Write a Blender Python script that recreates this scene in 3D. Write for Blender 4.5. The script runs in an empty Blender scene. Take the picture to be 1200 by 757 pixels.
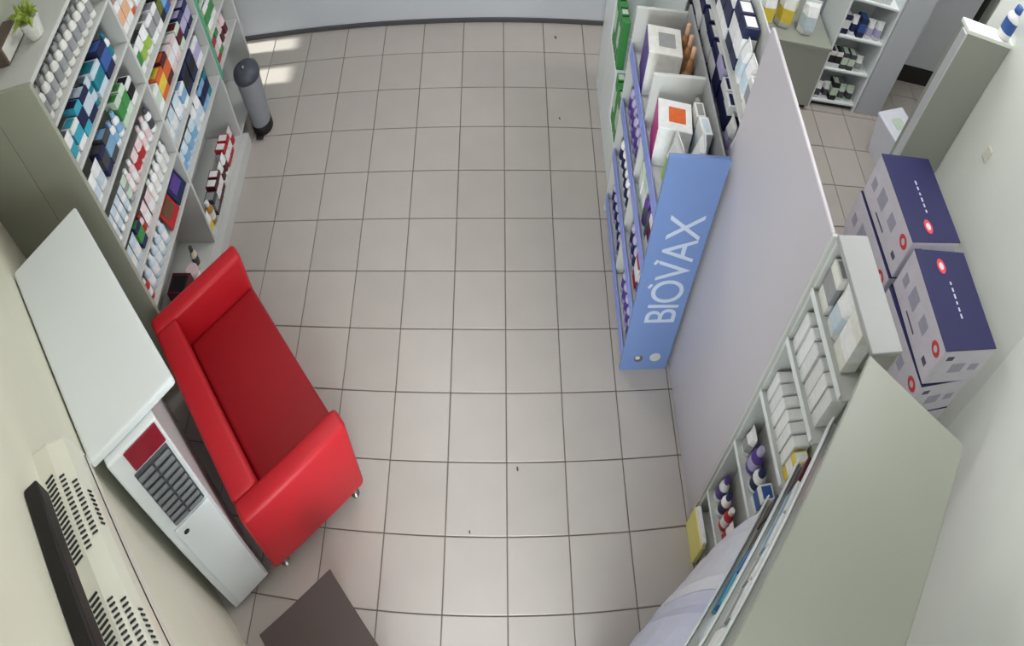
import bpy, bmesh, math, random
from mathutils import Vector, Matrix
random.seed(7)
SC = bpy.context.scene
COL = SC.collection
S2 = 2 ** -0.5
T = 0.33                                     # floor tile module

# ------------------------------------------------------------------ camera
cam_data = bpy.data.cameras.new('camera')
cam = bpy.data.objects.new('camera', cam_data)
COL.objects.link(cam)
SC.camera = cam
PITCH, YAW, ROLL = 0.9446, -0.0147, 0.0125
FX, FY, OX, OY = 727.2462, 992.9008, -11.9845, -57.398     # pixels per radian on a 1200x757 frame, optical centre offset
fwd = Vector((0, math.cos(PITCH), -math.sin(PITCH))); upv = Vector((0, math.sin(PITCH), math.cos(PITCH))); rgt = Vector((1, 0, 0))
RZ = Matrix.Rotation(YAW, 3, 'Z')
fwd, upv, rgt = RZ @ fwd, RZ @ upv, RZ @ rgt
cr, sr = math.cos(ROLL), math.sin(ROLL)
r2, u2 = cr * rgt + sr * upv, -sr * rgt + cr * upv
M = Matrix.Identity(4)
for i in range(3):
    M[i][0], M[i][1], M[i][2] = r2[i], u2[i], -fwd[i]
M[0][3], M[1][3], M[2][3] = -0.1752 * T, -7.2487 * T, 9.9421 * T
cam.matrix_world = M
cam_data.type = 'PANO'                       # wide security-camera lens
cam_data.panorama_type = 'EQUIRECTANGULAR'
cam_data.longitude_min = (-600 - OX) / FX
cam_data.longitude_max = (600 - OX) / FX
cam_data.latitude_max = (378.5 + OY) / FY
cam_data.latitude_min = -(378.5 - OY) / FY
cam_data.clip_start = 0.02

# ------------------------------------------------------------------ world, light, exposure
world = bpy.data.worlds.new('daylight'); SC.world = world; world.use_nodes = True
bg = world.node_tree.nodes['Background']
bg.inputs[0].default_value = (0.86, 0.93, 1.0, 1); bg.inputs[1].default_value = 1.2
SC.view_settings.view_transform = 'Standard'; SC.view_settings.look = 'None'
SC.view_settings.gamma = 1.0; SC.view_settings.use_curve_mapping = False
SC.view_settings.exposure = 0.0

def add_light(name, kind, loc, target, energy, color=(1, 1, 1), size=1.0, size_y=None):
    d = bpy.data.lights.new(name, kind); d.energy = energy; d.color = color
    if kind == 'AREA':
        d.shape = 'RECTANGLE'; d.size = size; d.size_y = size_y or size
    o = bpy.data.objects.new(name, d); COL.objects.link(o)
    o.location = loc
    o.rotation_euler = (Vector(target) - Vector(loc)).to_track_quat('-Z', 'Y').to_euler()
    return o
sun = add_light('sun', 'SUN', (-6, 1.70, 1.75), (-2.0, 1.66, 0.0), 14.0, (1.0, 0.97, 0.9)); sun.data.angle = math.radians(4)
# daylight through the glass entrance in the wall behind the camera
add_light('entrance_daylight', 'AREA', (-0.1, -2.92, 1.2), (-0.55, 0.0, 0.7), 92.0, (0.95, 0.98, 1.0), 0.95, 2.1)

# ------------------------------------------------------------------ materials
def lin(c):
    c = c / 255.0
    return c / 12.92 if c <= 0.04045 else ((c + 0.055) / 1.055) ** 2.4
MATS = {}
def mat(key, rgb, rough=0.5, noise=0.04, scale=9.0, bump=0.0, spec=0.4, metal=0.0, rand=0.0, coat=0.0, trans=0.0, alpha=1.0, emit=None):
    """procedural principled material: base colour with noise mottling, optional bump and per-object variation"""
    if key in MATS:
        return MATS[key]
    m = bpy.data.materials.new(key); m.use_nodes = True
    nt = m.node_tree; b = nt.nodes['Principled BSDF']
    col = tuple(lin(v) for v in rgb) + (1,)
    tex = nt.nodes.new('ShaderNodeTexCoord'); nz = nt.nodes.new('ShaderNodeTexNoise')
    nz.inputs['Scale'].default_value = scale; nz.inputs['Detail'].default_value = 4
    nt.links.new(tex.outputs['Object'], nz.inputs['Vector'])
    mp = nt.nodes.new('ShaderNodeMapRange')
    mp.inputs['To Min'].default_value = 1 - noise * 2; mp.inputs['To Max'].default_value = 1 + noise * 2
    nt.links.new(nz.outputs['Fac'], mp.inputs['Value'])
    hsv = nt.nodes.new('ShaderNodeHueSaturation'); hsv.inputs['Color'].default_value = col
    val = mp.outputs['Result']
    if rand:
        oi = nt.nodes.new('ShaderNodeObjectInfo'); mr = nt.nodes.new('ShaderNodeMapRange')
        mr.inputs['To Min'].default_value = 1 - rand; mr.inputs['To Max'].default_value = 1 + rand
        nt.links.new(oi.outputs['Random'], mr.inputs['Value'])
        mul = nt.nodes.new('ShaderNodeMath'); mul.operation = 'MULTIPLY'
        nt.links.new(val, mul.inputs[0]); nt.links.new(mr.outputs['Result'], mul.inputs[1]); val = mul.outputs[0]
    nt.links.new(val, hsv.inputs['Value'])
    nt.links.new(hsv.outputs['Color'], b.inputs['Base Color'])
    b.inputs['Roughness'].default_value = rough; b.inputs['Metallic'].default_value = metal
    b.inputs['Specular IOR Level'].default_value = spec
    b.inputs['Coat Weight'].default_value = coat; b.inputs['Coat Roughness'].default_value = 0.15
    if trans:
        b.inputs['Transmission Weight'].default_value = trans
    b.inputs['Alpha'].default_value = alpha
    if emit:
        b.inputs['Emission Color'].default_value = tuple(lin(v) for v in emit[0]) + (1,)
        b.inputs['Emission Strength'].default_value = emit[1]
    if bump:
        bp = nt.nodes.new('ShaderNodeBump'); bp.inputs['Strength'].default_value = bump; bp.inputs['Distance'].default_value = 0.004
        n2 = nt.nodes.new('ShaderNodeTexNoise'); n2.inputs['Scale'].default_value = scale * 6; n2.inputs['Detail'].default_value = 3
        nt.links.new(tex.outputs['Object'], n2.inputs['Vector']); nt.links.new(n2.outputs['Fac'], bp.inputs['Height'])
        nt.links.new(bp.outputs['Normal'], b.inputs['Normal'])
    MATS[key] = m
    return m
PAL = dict(white=(232, 234, 236), offwhite=(222, 222, 216), grey=(150, 152, 155), darkgrey=(70, 72, 78), black=(28, 28, 32), navy=(32, 38, 82),
           blue=(52, 92, 170), sky=(120, 172, 214), teal=(26, 128, 148), cyan=(52, 168, 196), green=(62, 148, 74), lime=(160, 196, 74), paleg=(196, 216, 196),
           olive=(110, 118, 40), red=(190, 34, 40), maroon=(92, 26, 36), pink=(222, 120, 150), magenta=(190, 34, 130), purple=(86, 58, 150), lilac=(178, 170, 214),
           orange=(228, 100, 40), peach=(236, 180, 140), yellow=(232, 206, 60), gold=(190, 140, 50), brown=(110, 74, 48), cream=(226, 218, 190), paleblue=(196, 214, 228),
           palepink=(226, 200, 204), bronze=(200, 140, 90))
def pm(c):
    g = sum(PAL[c]) / 3
    return mat('print_' + c, tuple(0.86 * v + 0.14 * g for v in PAL[c]), 0.42, 0.08, 42, spec=0.35, rand=0.06)

m_tile = mat('floor_tile', (176, 169, 164), 0.36, 0.035, 5, 0.05, 0.45, rand=0.035)
m_grout = mat('grout', (120, 108, 100), 0.9, 0.08, 14)
m_wall_grey = mat('grey_wall_paint', (190, 193, 200), 0.6, 0.02, 3, 0.05)
m_wall_cream = mat('cream_wall_paint', (226, 224, 206), 0.6, 0.025, 3, 0.08)
m_wall_right = mat('pale_wall_paint', (236, 240, 234), 0.6, 0.02, 3, 0.06)
m_wall_left = mat('left_wall_paint', (166, 170, 156), 0.65, 0.025, 3, 0.06)
m_ceil = mat('ceiling_paint', (232, 232, 226), 0.8, 0.02, 3)
m_dark_trim = mat('dark_trim', (74, 72, 76), 0.6, 0.05, 8)
m_shelf = mat('shelf_laminate', (198, 200, 198), 0.45, 0.02, 6, spec=0.35)
m_shelf_end = mat('shelf_end_laminate', (164, 168, 154), 0.5, 0.025, 4)
m_white_lam = mat('white_laminate', (226, 232, 234), 0.3, 0.015, 4, spec=0.45)
m_panel = mat('lilac_white_panel', (192, 188, 196), 0.35, 0.015, 3, spec=0.4)
m_greentop = mat('grey_green_laminate', (148, 152, 143), 0.4, 0.02, 4)
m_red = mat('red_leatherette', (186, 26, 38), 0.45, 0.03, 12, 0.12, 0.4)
m_red_seat_shade = mat('red_seat_shaded_leatherette', (150, 22, 32), 0.55, 0.03, 12, 0.12, 0.3)  # seat shade put into the colour: darker copy of the arm red
m_chrome = mat('brushed_steel', (170, 170, 165), 0.3, 0.02, 20, metal=1.0)
m_bluepanel = mat('blue_display_card', (112, 137, 188), 0.4, 0.03, 5)
m_bluestrip = mat('lavender_blue_card', (140, 156, 226), 0.4, 0.03, 5)
m_bluetext = mat('pale_blue_print', (190, 200, 220), 0.5, 0.02, 5)
m_brown = mat('dark_wenge_wood', (70, 58, 56), 0.4, 0.06, 6, 0.05)
m_black = mat('black_plastic', (26, 24, 24), 0.5, 0.05, 10)
m_ac = mat('aged_white_plastic', (222, 222, 208), 0.35, 0.02, 5)
m_slot = mat('slot_dark', (42, 44, 46), 0.7, 0.03, 10)
m_grille = mat('grey_louvre', (128, 132, 136), 0.5, 0.04, 14)
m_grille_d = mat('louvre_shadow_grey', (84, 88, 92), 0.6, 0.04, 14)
m_darkred = mat('dark_red_panel', (140, 16, 40), 0.3, 0.05, 8)
m_binbody = mat('grey_bin_plastic', (140, 143, 150), 0.45, 0.03, 8)
m_binlid = mat('charcoal_bin_plastic', (72, 74, 86), 0.4, 0.03, 8)
m_carton_w = mat('printed_white_carton', (218, 214, 226), 0.55, 0.05, 18)
m_carton_n = mat('printed_navy_carton', (42, 42, 88), 0.4, 0.04, 8)
m_logo_red = mat('logo_red', (216, 70, 74), 0.5, 0.05, 20)
m_print_w = mat('white_print', (206, 208, 224), 0.6, 0.02, 10)
m_print_g = mat('grey_print', (90, 92, 116), 0.6, 0.05, 10)
def glass_mat(key):
    m = bpy.data.materials.new(key); m.use_nodes = True; nt = m.node_tree
    out = nt.nodes['Material Output']; nt.nodes.remove(nt.nodes['Principled BSDF'])
    tr = nt.nodes.new('ShaderNodeBsdfTransparent'); tr.inputs['Color'].default_value = (0.94, 0.97, 0.96, 1)
    gl = nt.nodes.new('ShaderNodeBsdfGlossy'); gl.inputs['Roughness'].default_value = 0.03
    fr = nt.nodes.new('ShaderNodeFresnel'); fr.inputs['IOR'].default_value = 1.45
    mx = nt.nodes.new('ShaderNodeMixShader')
    nt.links.new(fr.outputs[0], mx.inputs[0]); nt.links.new(tr.outputs[0], mx.inputs[1]); nt.links.new(gl.outputs[0], mx.inputs[2]); nt.links.new(mx.outputs[0], out.inputs[0])
    return m
m_glass = glass_mat('clear_glass')
m_lamp = mat('lamp_diffuser', (250, 250, 245), 0.5, 0.0, 5, emit=((255, 252, 245), 2.0))
m_alu = mat('aluminium_frame', (205, 208, 210), 0.35, 0.03, 15, metal=0.4)
m_bagwhite = mat('white_plastic_film', (226, 228, 240), 0.28, 0.04, 10, 0.2, 0.5)
m_wood_floor = mat('grey_skirting', (96, 94, 98), 0.6, 0.05, 8)
m_greenstrip = mat('green_strip', (86, 160, 132), 0.45, 0.04, 8)
m_door_grey = mat('grey_door_paint', (196, 198, 206), 0.5, 0.025, 4)

# ------------------------------------------------------------------ mesh helpers
def link(name, me, parent=None, loc=(0, 0, 0), rz=0.0, rot=None):
    o = bpy.data.objects.new(name, me); COL.objects.link(o)
    o.location = loc
    o.rotation_euler = rot if rot is not None else (0, 0, rz)
    if parent is not None:
        o.parent = parent
    return o
def tag(o, label, cat, group=None):
    o['label'] = label; o['category'] = cat
    if group:
        o['group'] = group
    return o
def thing(name, label, cat, loc=(0, 0, 0), rz=0.0, group=None):
    o = link(name, None, None, loc, rz); o.empty_display_size = 0.05
    return tag(o, label, cat, group)
def struct(o, label=None):
    o['kind'] = 'structure'
    if label:
        o['label'] = label
    return o
def finish(bm, name, mats, smooth=False):
    bmesh.ops.recalc_face_normals(bm, faces=bm.faces[:])
    me = bpy.data.meshes.new(name); bm.to_mesh(me); bm.free()
    for m in (mats if isinstance(mats, (list, tuple)) else [mats]):
        me.materials.append(m)
    if smooth:
        for p in me.polygons:
            p.use_smooth = True
    return me
CACHE = {}
def box_me(sx, sy, sz, m, bev=0.004, seg=1, z0=0.0, smooth=False):
    """bevelled box, centred in x and y, standing on z0"""
    k = ('box', round(sx, 4), round(sy, 4), round(sz, 4), m.name, bev, seg, round(z0, 4))
    if k in CACHE:
        return CACHE[k]
    bm = bmesh.new()
    bmesh.ops.create_cube(bm, size=1.0)
    bmesh.ops.scale(bm, vec=(sx, sy, sz), verts=bm.verts)
    bmesh.ops.translate(bm, vec=(0, 0, z0 + sz / 2), verts=bm.verts)
    b = min(bev, 0.45 * min(sx, sy, sz))
    if b > 0:
        bmesh.ops.bevel(bm, geom=bm.edges[:], offset=b, segments=seg, profile=0.5, affect='EDGES')
    me = finish(bm, 'box', m, smooth)
    CACHE[k] = me
    return me
def box(name, x0, x1, y0, y1, z0, z1, m, parent=None, bev=0.003, seg=1, smooth=False):
    """box by extents in the parent's frame"""
    return link(name, box_me(x1 - x0, y1 - y0, z1 - z0, m, bev, seg, 0.0, smooth), parent, ((x0 + x1) / 2, (y0 + y1) / 2, z0))
def lathe_me(profile, mats, n=14, smooth=True, mat_ids=None, flat=(1, 1)):
    """surface of revolution; profile [(r, z)], material index per segment"""
    bm = bmesh.new(); rings = []
    for r, z in profile:
        rings.append([bm.verts.new((r * math.cos(2 * math.pi * i / n) * flat[0], r * math.sin(2 * math.pi * i / n) * flat[1], z)) for i in range(n)])
    for k in range(len(rings) - 1):
        for i in range(n):
            f = bm.faces.new((rings[k][i], rings[k][(i + 1) % n], rings[k + 1][(i + 1) % n], rings[k + 1][i]))
            f.material_index = mat_ids[k] if mat_ids else 0; f.smooth = smooth
    f = bm.faces.new(rings[0][::-1]); f.material_index = mat_ids[0] if mat_ids else 0
    f = bm.faces.new(rings[-1]); f.material_index = mat_ids[-1] if mat_ids else 0
    return finish(bm, 'lathe', mats)
def loft_me(rings, mats, ids=None, caps=True):
    """closed skin over rings of equal point count"""
    bm = bmesh.new(); vs = [[bm.verts.new(p) for p in r] for r in rings]; n = len(rings[0])
    for k in range(len(vs) - 1):
        for i in range(n):
            f = bm.faces.new((vs[k][i], vs[k][(i + 1) % n], vs[k + 1][(i + 1) % n], vs[k + 1][i]))
            f.material_index = ids[k] if ids else 0
    if caps:
        f = bm.faces.new(vs[0][::-1]); f.material_index = ids[0] if ids else 0
        f = bm.faces.new(vs[-1]); f.material_index = ids[-1] if ids else 0
    return finish(bm, 'loft', mats)
def prism_me(pts, z0, z1, m, bev=0.0):
    bm = bmesh.new()
    a = [bm.verts.new((x, y, z0)) for x, y in pts]; b = [bm.verts.new((x, y, z1)) for x, y in pts]; n = len(pts)
    for i in range(n):
        bm.faces.new((a[i], a[(i + 1) % n], b[(i + 1) % n], b[i]))
    bm.faces.new(a[::-1]); bm.faces.new(b)
    if bev:
        bmesh.ops.bevel(bm, geom=bm.edges[:], offset=bev, segments=2, profile=0.5, affect='EDGES')
    return finish(bm, 'prism', m)
def text_me(s, size, depth, m, spacing=1.0):
    cu = bpy.data.curves.new('lettering', 'FONT'); cu.body = s; cu.size = size; cu.extrude = depth; cu.align_x = 'LEFT'; cu.space_character = spacing
    tmp = bpy.data.objects.new('lettering', cu); COL.objects.link(tmp)
    dg = bpy.context.evaluated_depsgraph_get(); me = bpy.data.meshes.new_from_object(tmp.evaluated_get(dg))
    bpy.data.objects.remove(tmp); bpy.data.curves.remove(cu)
    me.materials.clear(); me.materials.append(m)
    return me

# ------------------------------------------------------------------ the room shell
floor = struct(link('floor', prism_me([(-3.2, -3.0), (5.2, -3.0), (5.2, 2.4), (-3.2, 2.4)], -0.06, -0.006, m_grout)), 'beige ceramic tile floor of the shop')
tile_me = box_me(T - 0.006, T - 0.006, 0.012, m_tile, 0.0022)
def tile_seen(c, r):
    x, y = (c + 0.5) * T, (r + 0.5) * T
    if -7 <= c <= 3 and -7 <= r <= 5:
        return not (x + y < -3.7)
    return 6 <= c <= 12 and -1 <= r <= 5
for r in range(-7, 6):
    for c in range(-7, 13):
        if tile_seen(c, r):
            t = link('tile', tile_me, floor, ((c + 0.5) * T, (r + 0.5) * T, -0.012), 0)
            t.location.z = -0.012 + random.uniform(-0.0006, 0.0)
            t.rotation_euler = (random.uniform(-.0012, .0012), random.uniform(-.0012, .0012), random.uniform(-.003, .003))
box('tile_bed', 4 * T, 6 * T, -2.6, 2.0, -0.011, -0.001, m_tile, floor, bev=0)
box('tile_bed', 6 * T, 3.0, -2.7, -T, -0.011, -0.001, m_tile, floor, bev=0)
box('tile_bed', -2.2, -0.4, -2.7, -7 * T - 0.001, -0.011, -0.001, m_tile, floor, bev=0)
box('tile_bed', -7 * T, -1.0, -7 * T, -2.0, -0.0135, -0.0125 + 0.004, m_tile, floor, bev=0)
box('tile_bed', -3.0, -7 * T, -2.6, 2.0, -0.011, -0.001, m_tile, floor, bev=0)
scuff = mat('scuff', (92, 82, 76), .8, .1, 30)
for x_, y_, r_ in ((0.43, 1.80, 0.018), (0.42, 1.06, 0.012), (0.06, -1.02, 0.012), (-0.2, -1.30, 0.009)):
    link('scuff_mark', lathe_me([(r_, 0.0), (r_ * 0.9, 0.0008)], scuff, 9, flat=(0.5, 1.0)), floor, (x_, y_, -0.0002), 0.2)
YB = 1.955
struct(box('wall_back', -3.0, 2.0, YB, YB + 0.12, 0, 3.45, m_wall_grey, bev=0), 'plain grey back wall')
struct(box('base_shadow_back', -2.5, 2.0, YB - 0.012, YB, 0.0, 0.035, m_dark_trim), 'thin dark strip standing in for the gap shadow along the back wall')  # dark gap shadow at the wall foot, put in as a strip
wl = struct(box('wall_left', -2.46, -2.34, -0.53, 1.445, 0, 3.45, m_wall_left, bev=0), 'grey-green left wall behind the shelving')
struct(box('wall_left_return', -3.2, -2.328, -0.652, -0.53, 0, 3.45, m_wall_left, bev=0), 'grey-green wall return beside the near end of the shelving')
# glazed side door in the left wall near the back corner: the sun comes in at floor level
struct(box('wall_left_lintel', -2.46, -2.34, 1.445, YB, 0.30, 3.45, m_wall_left, bev=0), 'left wall above the low side opening')
w1 = struct(link('window_1', None, None, (-2.40, 1.70, 0)), 'low glazed opening in the left wall')
box('window_frame', -0.03, 0.03, 0.215, 0.255, 0, 0.30, m_dark_trim, w1)
box('window_frame', -0.03, 0.03, -0.08, 0.10, 0, 0.30, m_dark_trim, w1)
box('window_frame', -0.03, 0.03, -0.255, -0.23, 0, 0.30, m_dark_trim, w1)
box('pane', -0.004, 0.004, 0.10, 0.215, 0.0, 0.30, m_glass, w1, bev=0)
box('pane', -0.004, 0.004, -0.23, -0.08, 0.0, 0.30, m_glass, w1, bev=0)
# wall across the near left corner at 45 degrees
DA = math.radians(-40)
corner = struct(link('wall_corner', None, None, (0, 0, 0), DA), 'cream wall running diagonally across the near left corner')
NW = -2.285                                   # local: x along the wall, y out of the wall
box('wall_panel', -1.75, 1.36, NW - 0.12, NW, 0, 3.45, m_wall_cream, corner, bev=0)
box('wall_skirting', 0.25, 1.36, NW, NW + 0.012, 0, 0.07, m_wall_cream, corner)
struct(box('wall_right', 2.95, 3.07, -3.0, 0.40, 0, 3.45, m_wall_right, bev=0), 'pale greenish-white right wall')
struct(box('wall_rear_right', 2.0, 5.0, 2.05, 2.17, 0, 3.45, m_wall_grey, bev=0), 'grey wall of the back room')
struct(box('wall_far_right', 4.55, 4.67, 0.30, 2.1, 0, 3.45, m_wall_right, bev=0), 'pale end wall of the back room')
struct(box('wall_return_right', 3.07, 4.67, 0.28, 0.40, 0, 3.45, m_wall_right, bev=0), 'short pale return wall at the back room')
cr_ = struct(link('wall_corner_right', None, None, (2.74, -1.28, 0), A2 := math.atan2(-0.687, -0.727)), 'pale wall running diagonally behind the corner rack')
box('wall_panel', -0.3, 2.3, 0.0, 0.12, 0, 3.45, m_wall_right, cr_, bev=0)
struct(box('ceiling', -3.2, 5.2, -3.1, 2.4, 3.42, 3.5, m_ceil, bev=0), 'white shop ceiling')
# wall behind the camera with the glazed entrance door
struct(box('wall_front', 0.42, 3.07, -2.86, -2.74, 0, 3.45, m_wall_cream, bev=0), 'cream wall beside the entrance')
struct(box('wall_front_left', -3.2, -0.62, -2.86, -2.74, 0, 3.45, m_wall_cream, bev=0), 'cream wall left of the entrance')
struct(box('wall_front_top', -0.62, 0.42, -2.86, -2.74, 2.35, 3.45, m_wall_cream, bev=0), 'cream wall above the entrance')
d1 = struct(link('door_1', None, None, (-0.1, -2.80, 0)), 'glazed entrance door')
for xx in (-0.52, 0.46):
    box('door_frame', xx, xx + 0.06, -0.03, 0.03, 0, 2.35, m_alu, d1)
box('door_frame', -0.46, 0.46, -0.03, 0.03, 2.29, 2.35, m_alu, d1)
box('pane', -0.46, 0.46, -0.004, 0.004, 0, 2.29, m_glass, d1, bev=0)

# ceiling lights (out of frame, the lamps of the room)
def ceiling_light(x, y, where, energy):
    t = thing('ceiling_light', 'white ceiling lamp panel above ' + where, 'ceiling light', (x, y, 3.42), 0, 'ceiling lamp panels')
    for a, b_, c, d in ((-0.32, 0.32, 0.29, 0.32), (-0.32, 0.32, -0.32, -0.29), (-0.32, -0.29, -0.29, 0.29), (0.29, 0.32, -0.29, 0.29)):
        box('frame', a, b_, c, d, -0.035, 0.0, m_white_lam, t)
    box('diffuser', -0.29, 0.29, -0.29, 0.29, -0.02, -0.012, m_lamp, t, bev=0)
    l = add_light('lamp', 'AREA', (x, y, 3.37), (x, y, 0), energy, (1.0, 0.985, 0.96), 0.56)
    return t
ceiling_light(-0.5, 0.9, 'the back of the shop floor', 20)
ceiling_light(-0.5, -0.9, 'the middle of the shop floor', 10)
ceiling_light(1.75, -0.9, 'the stacked cartons', 20)
ceiling_light(2.6, 1.0, 'the back room', 34)

# ------------------------------------------------------------------ left wall shelving
XF, XB = -2.02, -2.325
BAYS = (-0.63, 0.11, 0.90, 1.40)
LEV = (0.12, 0.60, 0.82, 1.03, 1.27, 1.51, 1.75)
shelf = thing('shelving_unit', 'tall pale laminate shelving full of pharmacy goods along the left wall', 'shelving', (XF, 0.4, 0))
def sh(name, x0, x1, y0, y1, z0, z1, m=None, bev=0.002):
    return box(name, x0 - XF, x1 - XF, y0 - 0.4, y1 - 0.4, z0, z1, m or m_shelf, shelf, bev)
ep = sh('end_panel', XB, XF + 0.012, BAYS[0] - 0.022, BAYS[0], 0, 1.97, m_shelf_end)
for y in BAYS[1:3]:
    sh('divider', XB, XF + 0.004, y - 0.01, y + 0.01, 0.10, 1.95)
sh('end_panel', XB, XF + 0.012, BAYS[3], BAYS[3] + 0.02, 0, 1.97)
sh('back_panel', XB - 0.01, XB, BAYS[0], BAYS[3], 0, 1.95)
sh('plinth', XB + 0.05, XF + 0.05, BAYS[0], 0.93, 0.0, 0.10)
for b in range(3):
    y0, y1 = BAYS[b] + (0.001 if b == 0 else 0.011), BAYS[b + 1] - (0.001 if b == 2 else 0.011)
    for z in LEV:
        sh('shelf_board', XB, XF + 0.003, y0, y1, z - 0.018, z)
sh('top_board', XB, XF + 0.006, BAYS[0], BAYS[3], 1.95, 1.972)
gs = sh('edge_strip', XF + 0.004, XF + 0.010, BAYS[2] - 0.005, BAYS[2] + 0.03, 0.55, 1.9, m_greenstrip)
gs['label'] = 'green vertical edge strip'

# ------------------------------------------------------------------ red sofa
SL, SD, SH = 1.16, 0.60, 0.65
sofa = thing('sofa', 'small red leatherette sofa set diagonally on the tiled floor', 'sofa', (-1.385, -0.94, 0), math.pi * -45.5 / 180)
hl, hd = SL / 2, SD / 2
bk = box('backrest', -hl + 0.10, hl - 0.10, -hd, -hd + 0.14, 0.10, SH, m_red, sofa, 0.025, 3, True)
for s in (-1, 1):
    x0, x1 = (-hl, -hl + 0.105) if s < 0 else (hl - 0.105, hl)
    box('armrest', x0, x1, -hd, hd, 0.10, SH, m_red, sofa, 0.025, 3, True)
box('seat_base', -hl + 0.10, hl - 0.10, -hd + 0.13, hd - 0.02, 0.10, 0.30, m_red, sofa, 0.012, 2, True)
box('seat_cushion', -hl + 0.107, hl - 0.107, -hd + 0.142, hd - 0.004, 0.30, 0.43, m_red_seat_shade, sofa, 0.022, 3, True)
leg_me = lathe_me([(0.024, 0.0), (0.024, 0.008), (0.014, 0.012), (0.014, 0.09), (0.026, 0.094), (0.026, 0.102)], m_chrome, 12)
for sx in (-1, 1):
    for sy in (-1, 1):
        link('leg', leg_me, sofa, (sx * (hl - 0.045), sy * (hd - 0.06), 0))

# ------------------------------------------------------------------ tall white cabinet behind the sofa (local x along the diagonal wall, y out of it)
def at_diag(e, n, z, a=DA):
    c, s = math.cos(a), math.sin(a)
    return (c * e - s * n, s * e + c * n, z)
EC = -0.45
cab = thing('dispenser_cabinet', 'tall narrow white dispenser cabinet behind the sofa with red panel and grey louvres', 'cabinet', at_diag(EC, -2.085, 0), DA)
def cb(name, e0, e1, n0, n1, z0, z1, m, parent=None, bev=0.004, seg=1):
    return box(name, e0 - EC, e1 - EC, n0 + 2.085, n1 + 2.085, z0, z1, m, parent or cab, bev, seg)
cb('body', -0.96, 0.04, -2.235, -2.005, 0.02, 1.46, m_white_lam, bev=0.008, seg=2)
cb('top_slab', -1.0, 0.01, -2.278, -1.885, 1.46, 1.50, m_white_lam, bev=0.012, seg=3)
cb('foot_rail', -0.91, 0.02, -2.20, -2.015, 0.0, 0.02, m_black)
rp = cb('red_panel', 0.04, 0.048, -2.165, -2.018, 1.345, 1.455, m_darkred); rp['label'] = 'dark red display panel'
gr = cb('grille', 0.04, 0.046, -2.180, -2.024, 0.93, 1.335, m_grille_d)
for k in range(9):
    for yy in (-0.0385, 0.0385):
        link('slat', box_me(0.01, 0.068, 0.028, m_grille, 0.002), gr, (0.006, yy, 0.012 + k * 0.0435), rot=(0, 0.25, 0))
fp = cb('lower_panel', 0.04, 0.052, -2.20, -2.012, 0.05, 0.915, m_white_lam, bev=0.006, seg=2)
lg = link('emblem', lathe_me([(0.013, 0), (0.013, 0.003), (0.007, 0.003), (0.007, 0.0015)], m_slot, 14), fp, (0.006, -0.055, 0.815), rot=(0, math.pi / 2, 0))
# ------------------------------------------------------------------ air conditioner on the diagonal wall
ac = thing('air_conditioner', 'long white wall-mounted air conditioner with slotted top grilles', 'air conditioner', at_diag(0.82, NW, 1.76), DA)
prof = [(0.0, 0.0), (0.05, 0.0), (0.085, 0.05), (0.102, 0.14), (0.10, 0.22), (0.088, 0.265), (0.045, 0.29), (0.0, 0.295)]
def ac_ring(x, k):
    return [(x, 0.08 + (p[0] - 0.08) * k, 0.15 + (p[1] - 0.15) * k) if k < 1 else (x, p[0], p[1]) for p in prof]
link('casing', loft_me([ac_ring(-0.50, 0.93), ac_ring(-0.485, 1), ac_ring(0.60, 1), ac_ring(0.615, 0.93)], m_ac), ac)
slot_me = box_me(0.0055, 0.026, 0.004, m_slot, 0.001); slot_s = box_me(0.0045, 0.016, 0.004, m_slot, 0.001)
for g0, g1 in ((-0.40, -0.17), (-0.10, 0.14), (0.21, 0.45)):
    n = int((g1 - g0) / 0.0125)
    for k in range(n):
        x = g0 + k * 0.0125
        arc = math.sin(math.pi * (k + 0.5) / n)
        link('vent_slot', slot_me, ac, (x, 0.024, 0.2915), rot=(-0.11, 0, 0.3))
        if arc > 0.25:
            link('vent_slot', slot_s, ac, (x, 0.055, 0.2845), rot=(-0.53, 0, 0.3))
        if arc > 0.5:
            link('vent_slot', slot_s, ac, (x, 0.078, 0.271), rot=(-0.53, 0, 0.3))
        if arc > 0.75:
            link('vent_slot', slot_s, ac, (x, 0.0945, 0.2405), rot=(-1.31, 0, 0.3))
box('front_seam', -0.485, 0.60, 0.097, 0.1035, 0.165, 0.169, m_slot, ac, bev=0)
box('louvre', -0.40, 0.52, 0.05, 0.08, 0.012, 0.03, m_white_lam, ac)
rail = tag(box('cable_trunking', 0, 0.9, 0, 0.04, 0, 0.06, m_black, bev=0.006, seg=2), 'black cable trunking on the diagonal wall above the air conditioner', 'trunking')
rail.location = at_diag(0.97, NW + 0.021, 2.14); rail.rotation_euler = (0, 0, DA)
# ------------------------------------------------------------------ dark brown side table at the lower edge
TE, TN = 0.57, -1.72
tbl = thing('side_table', 'dark brown wooden side table, only one corner of its top in view', 'table', at_diag(TE + 0.22, TN - 0.2, 0, -math.pi / 4), -math.pi / 4)
box('table_top', -0.22, 0.22, -0.2, 0.2, 0.42, 0.45, m_brown, tbl, 0.003)
for sx in (-1, 1):
    for sy in (-1, 1):
        box('leg', sx * 0.18 - 0.02, sx * 0.18 + 0.02, sy * 0.16 - 0.02, sy * 0.16 + 0.02, 0, 0.42, m_brown, tbl)
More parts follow.
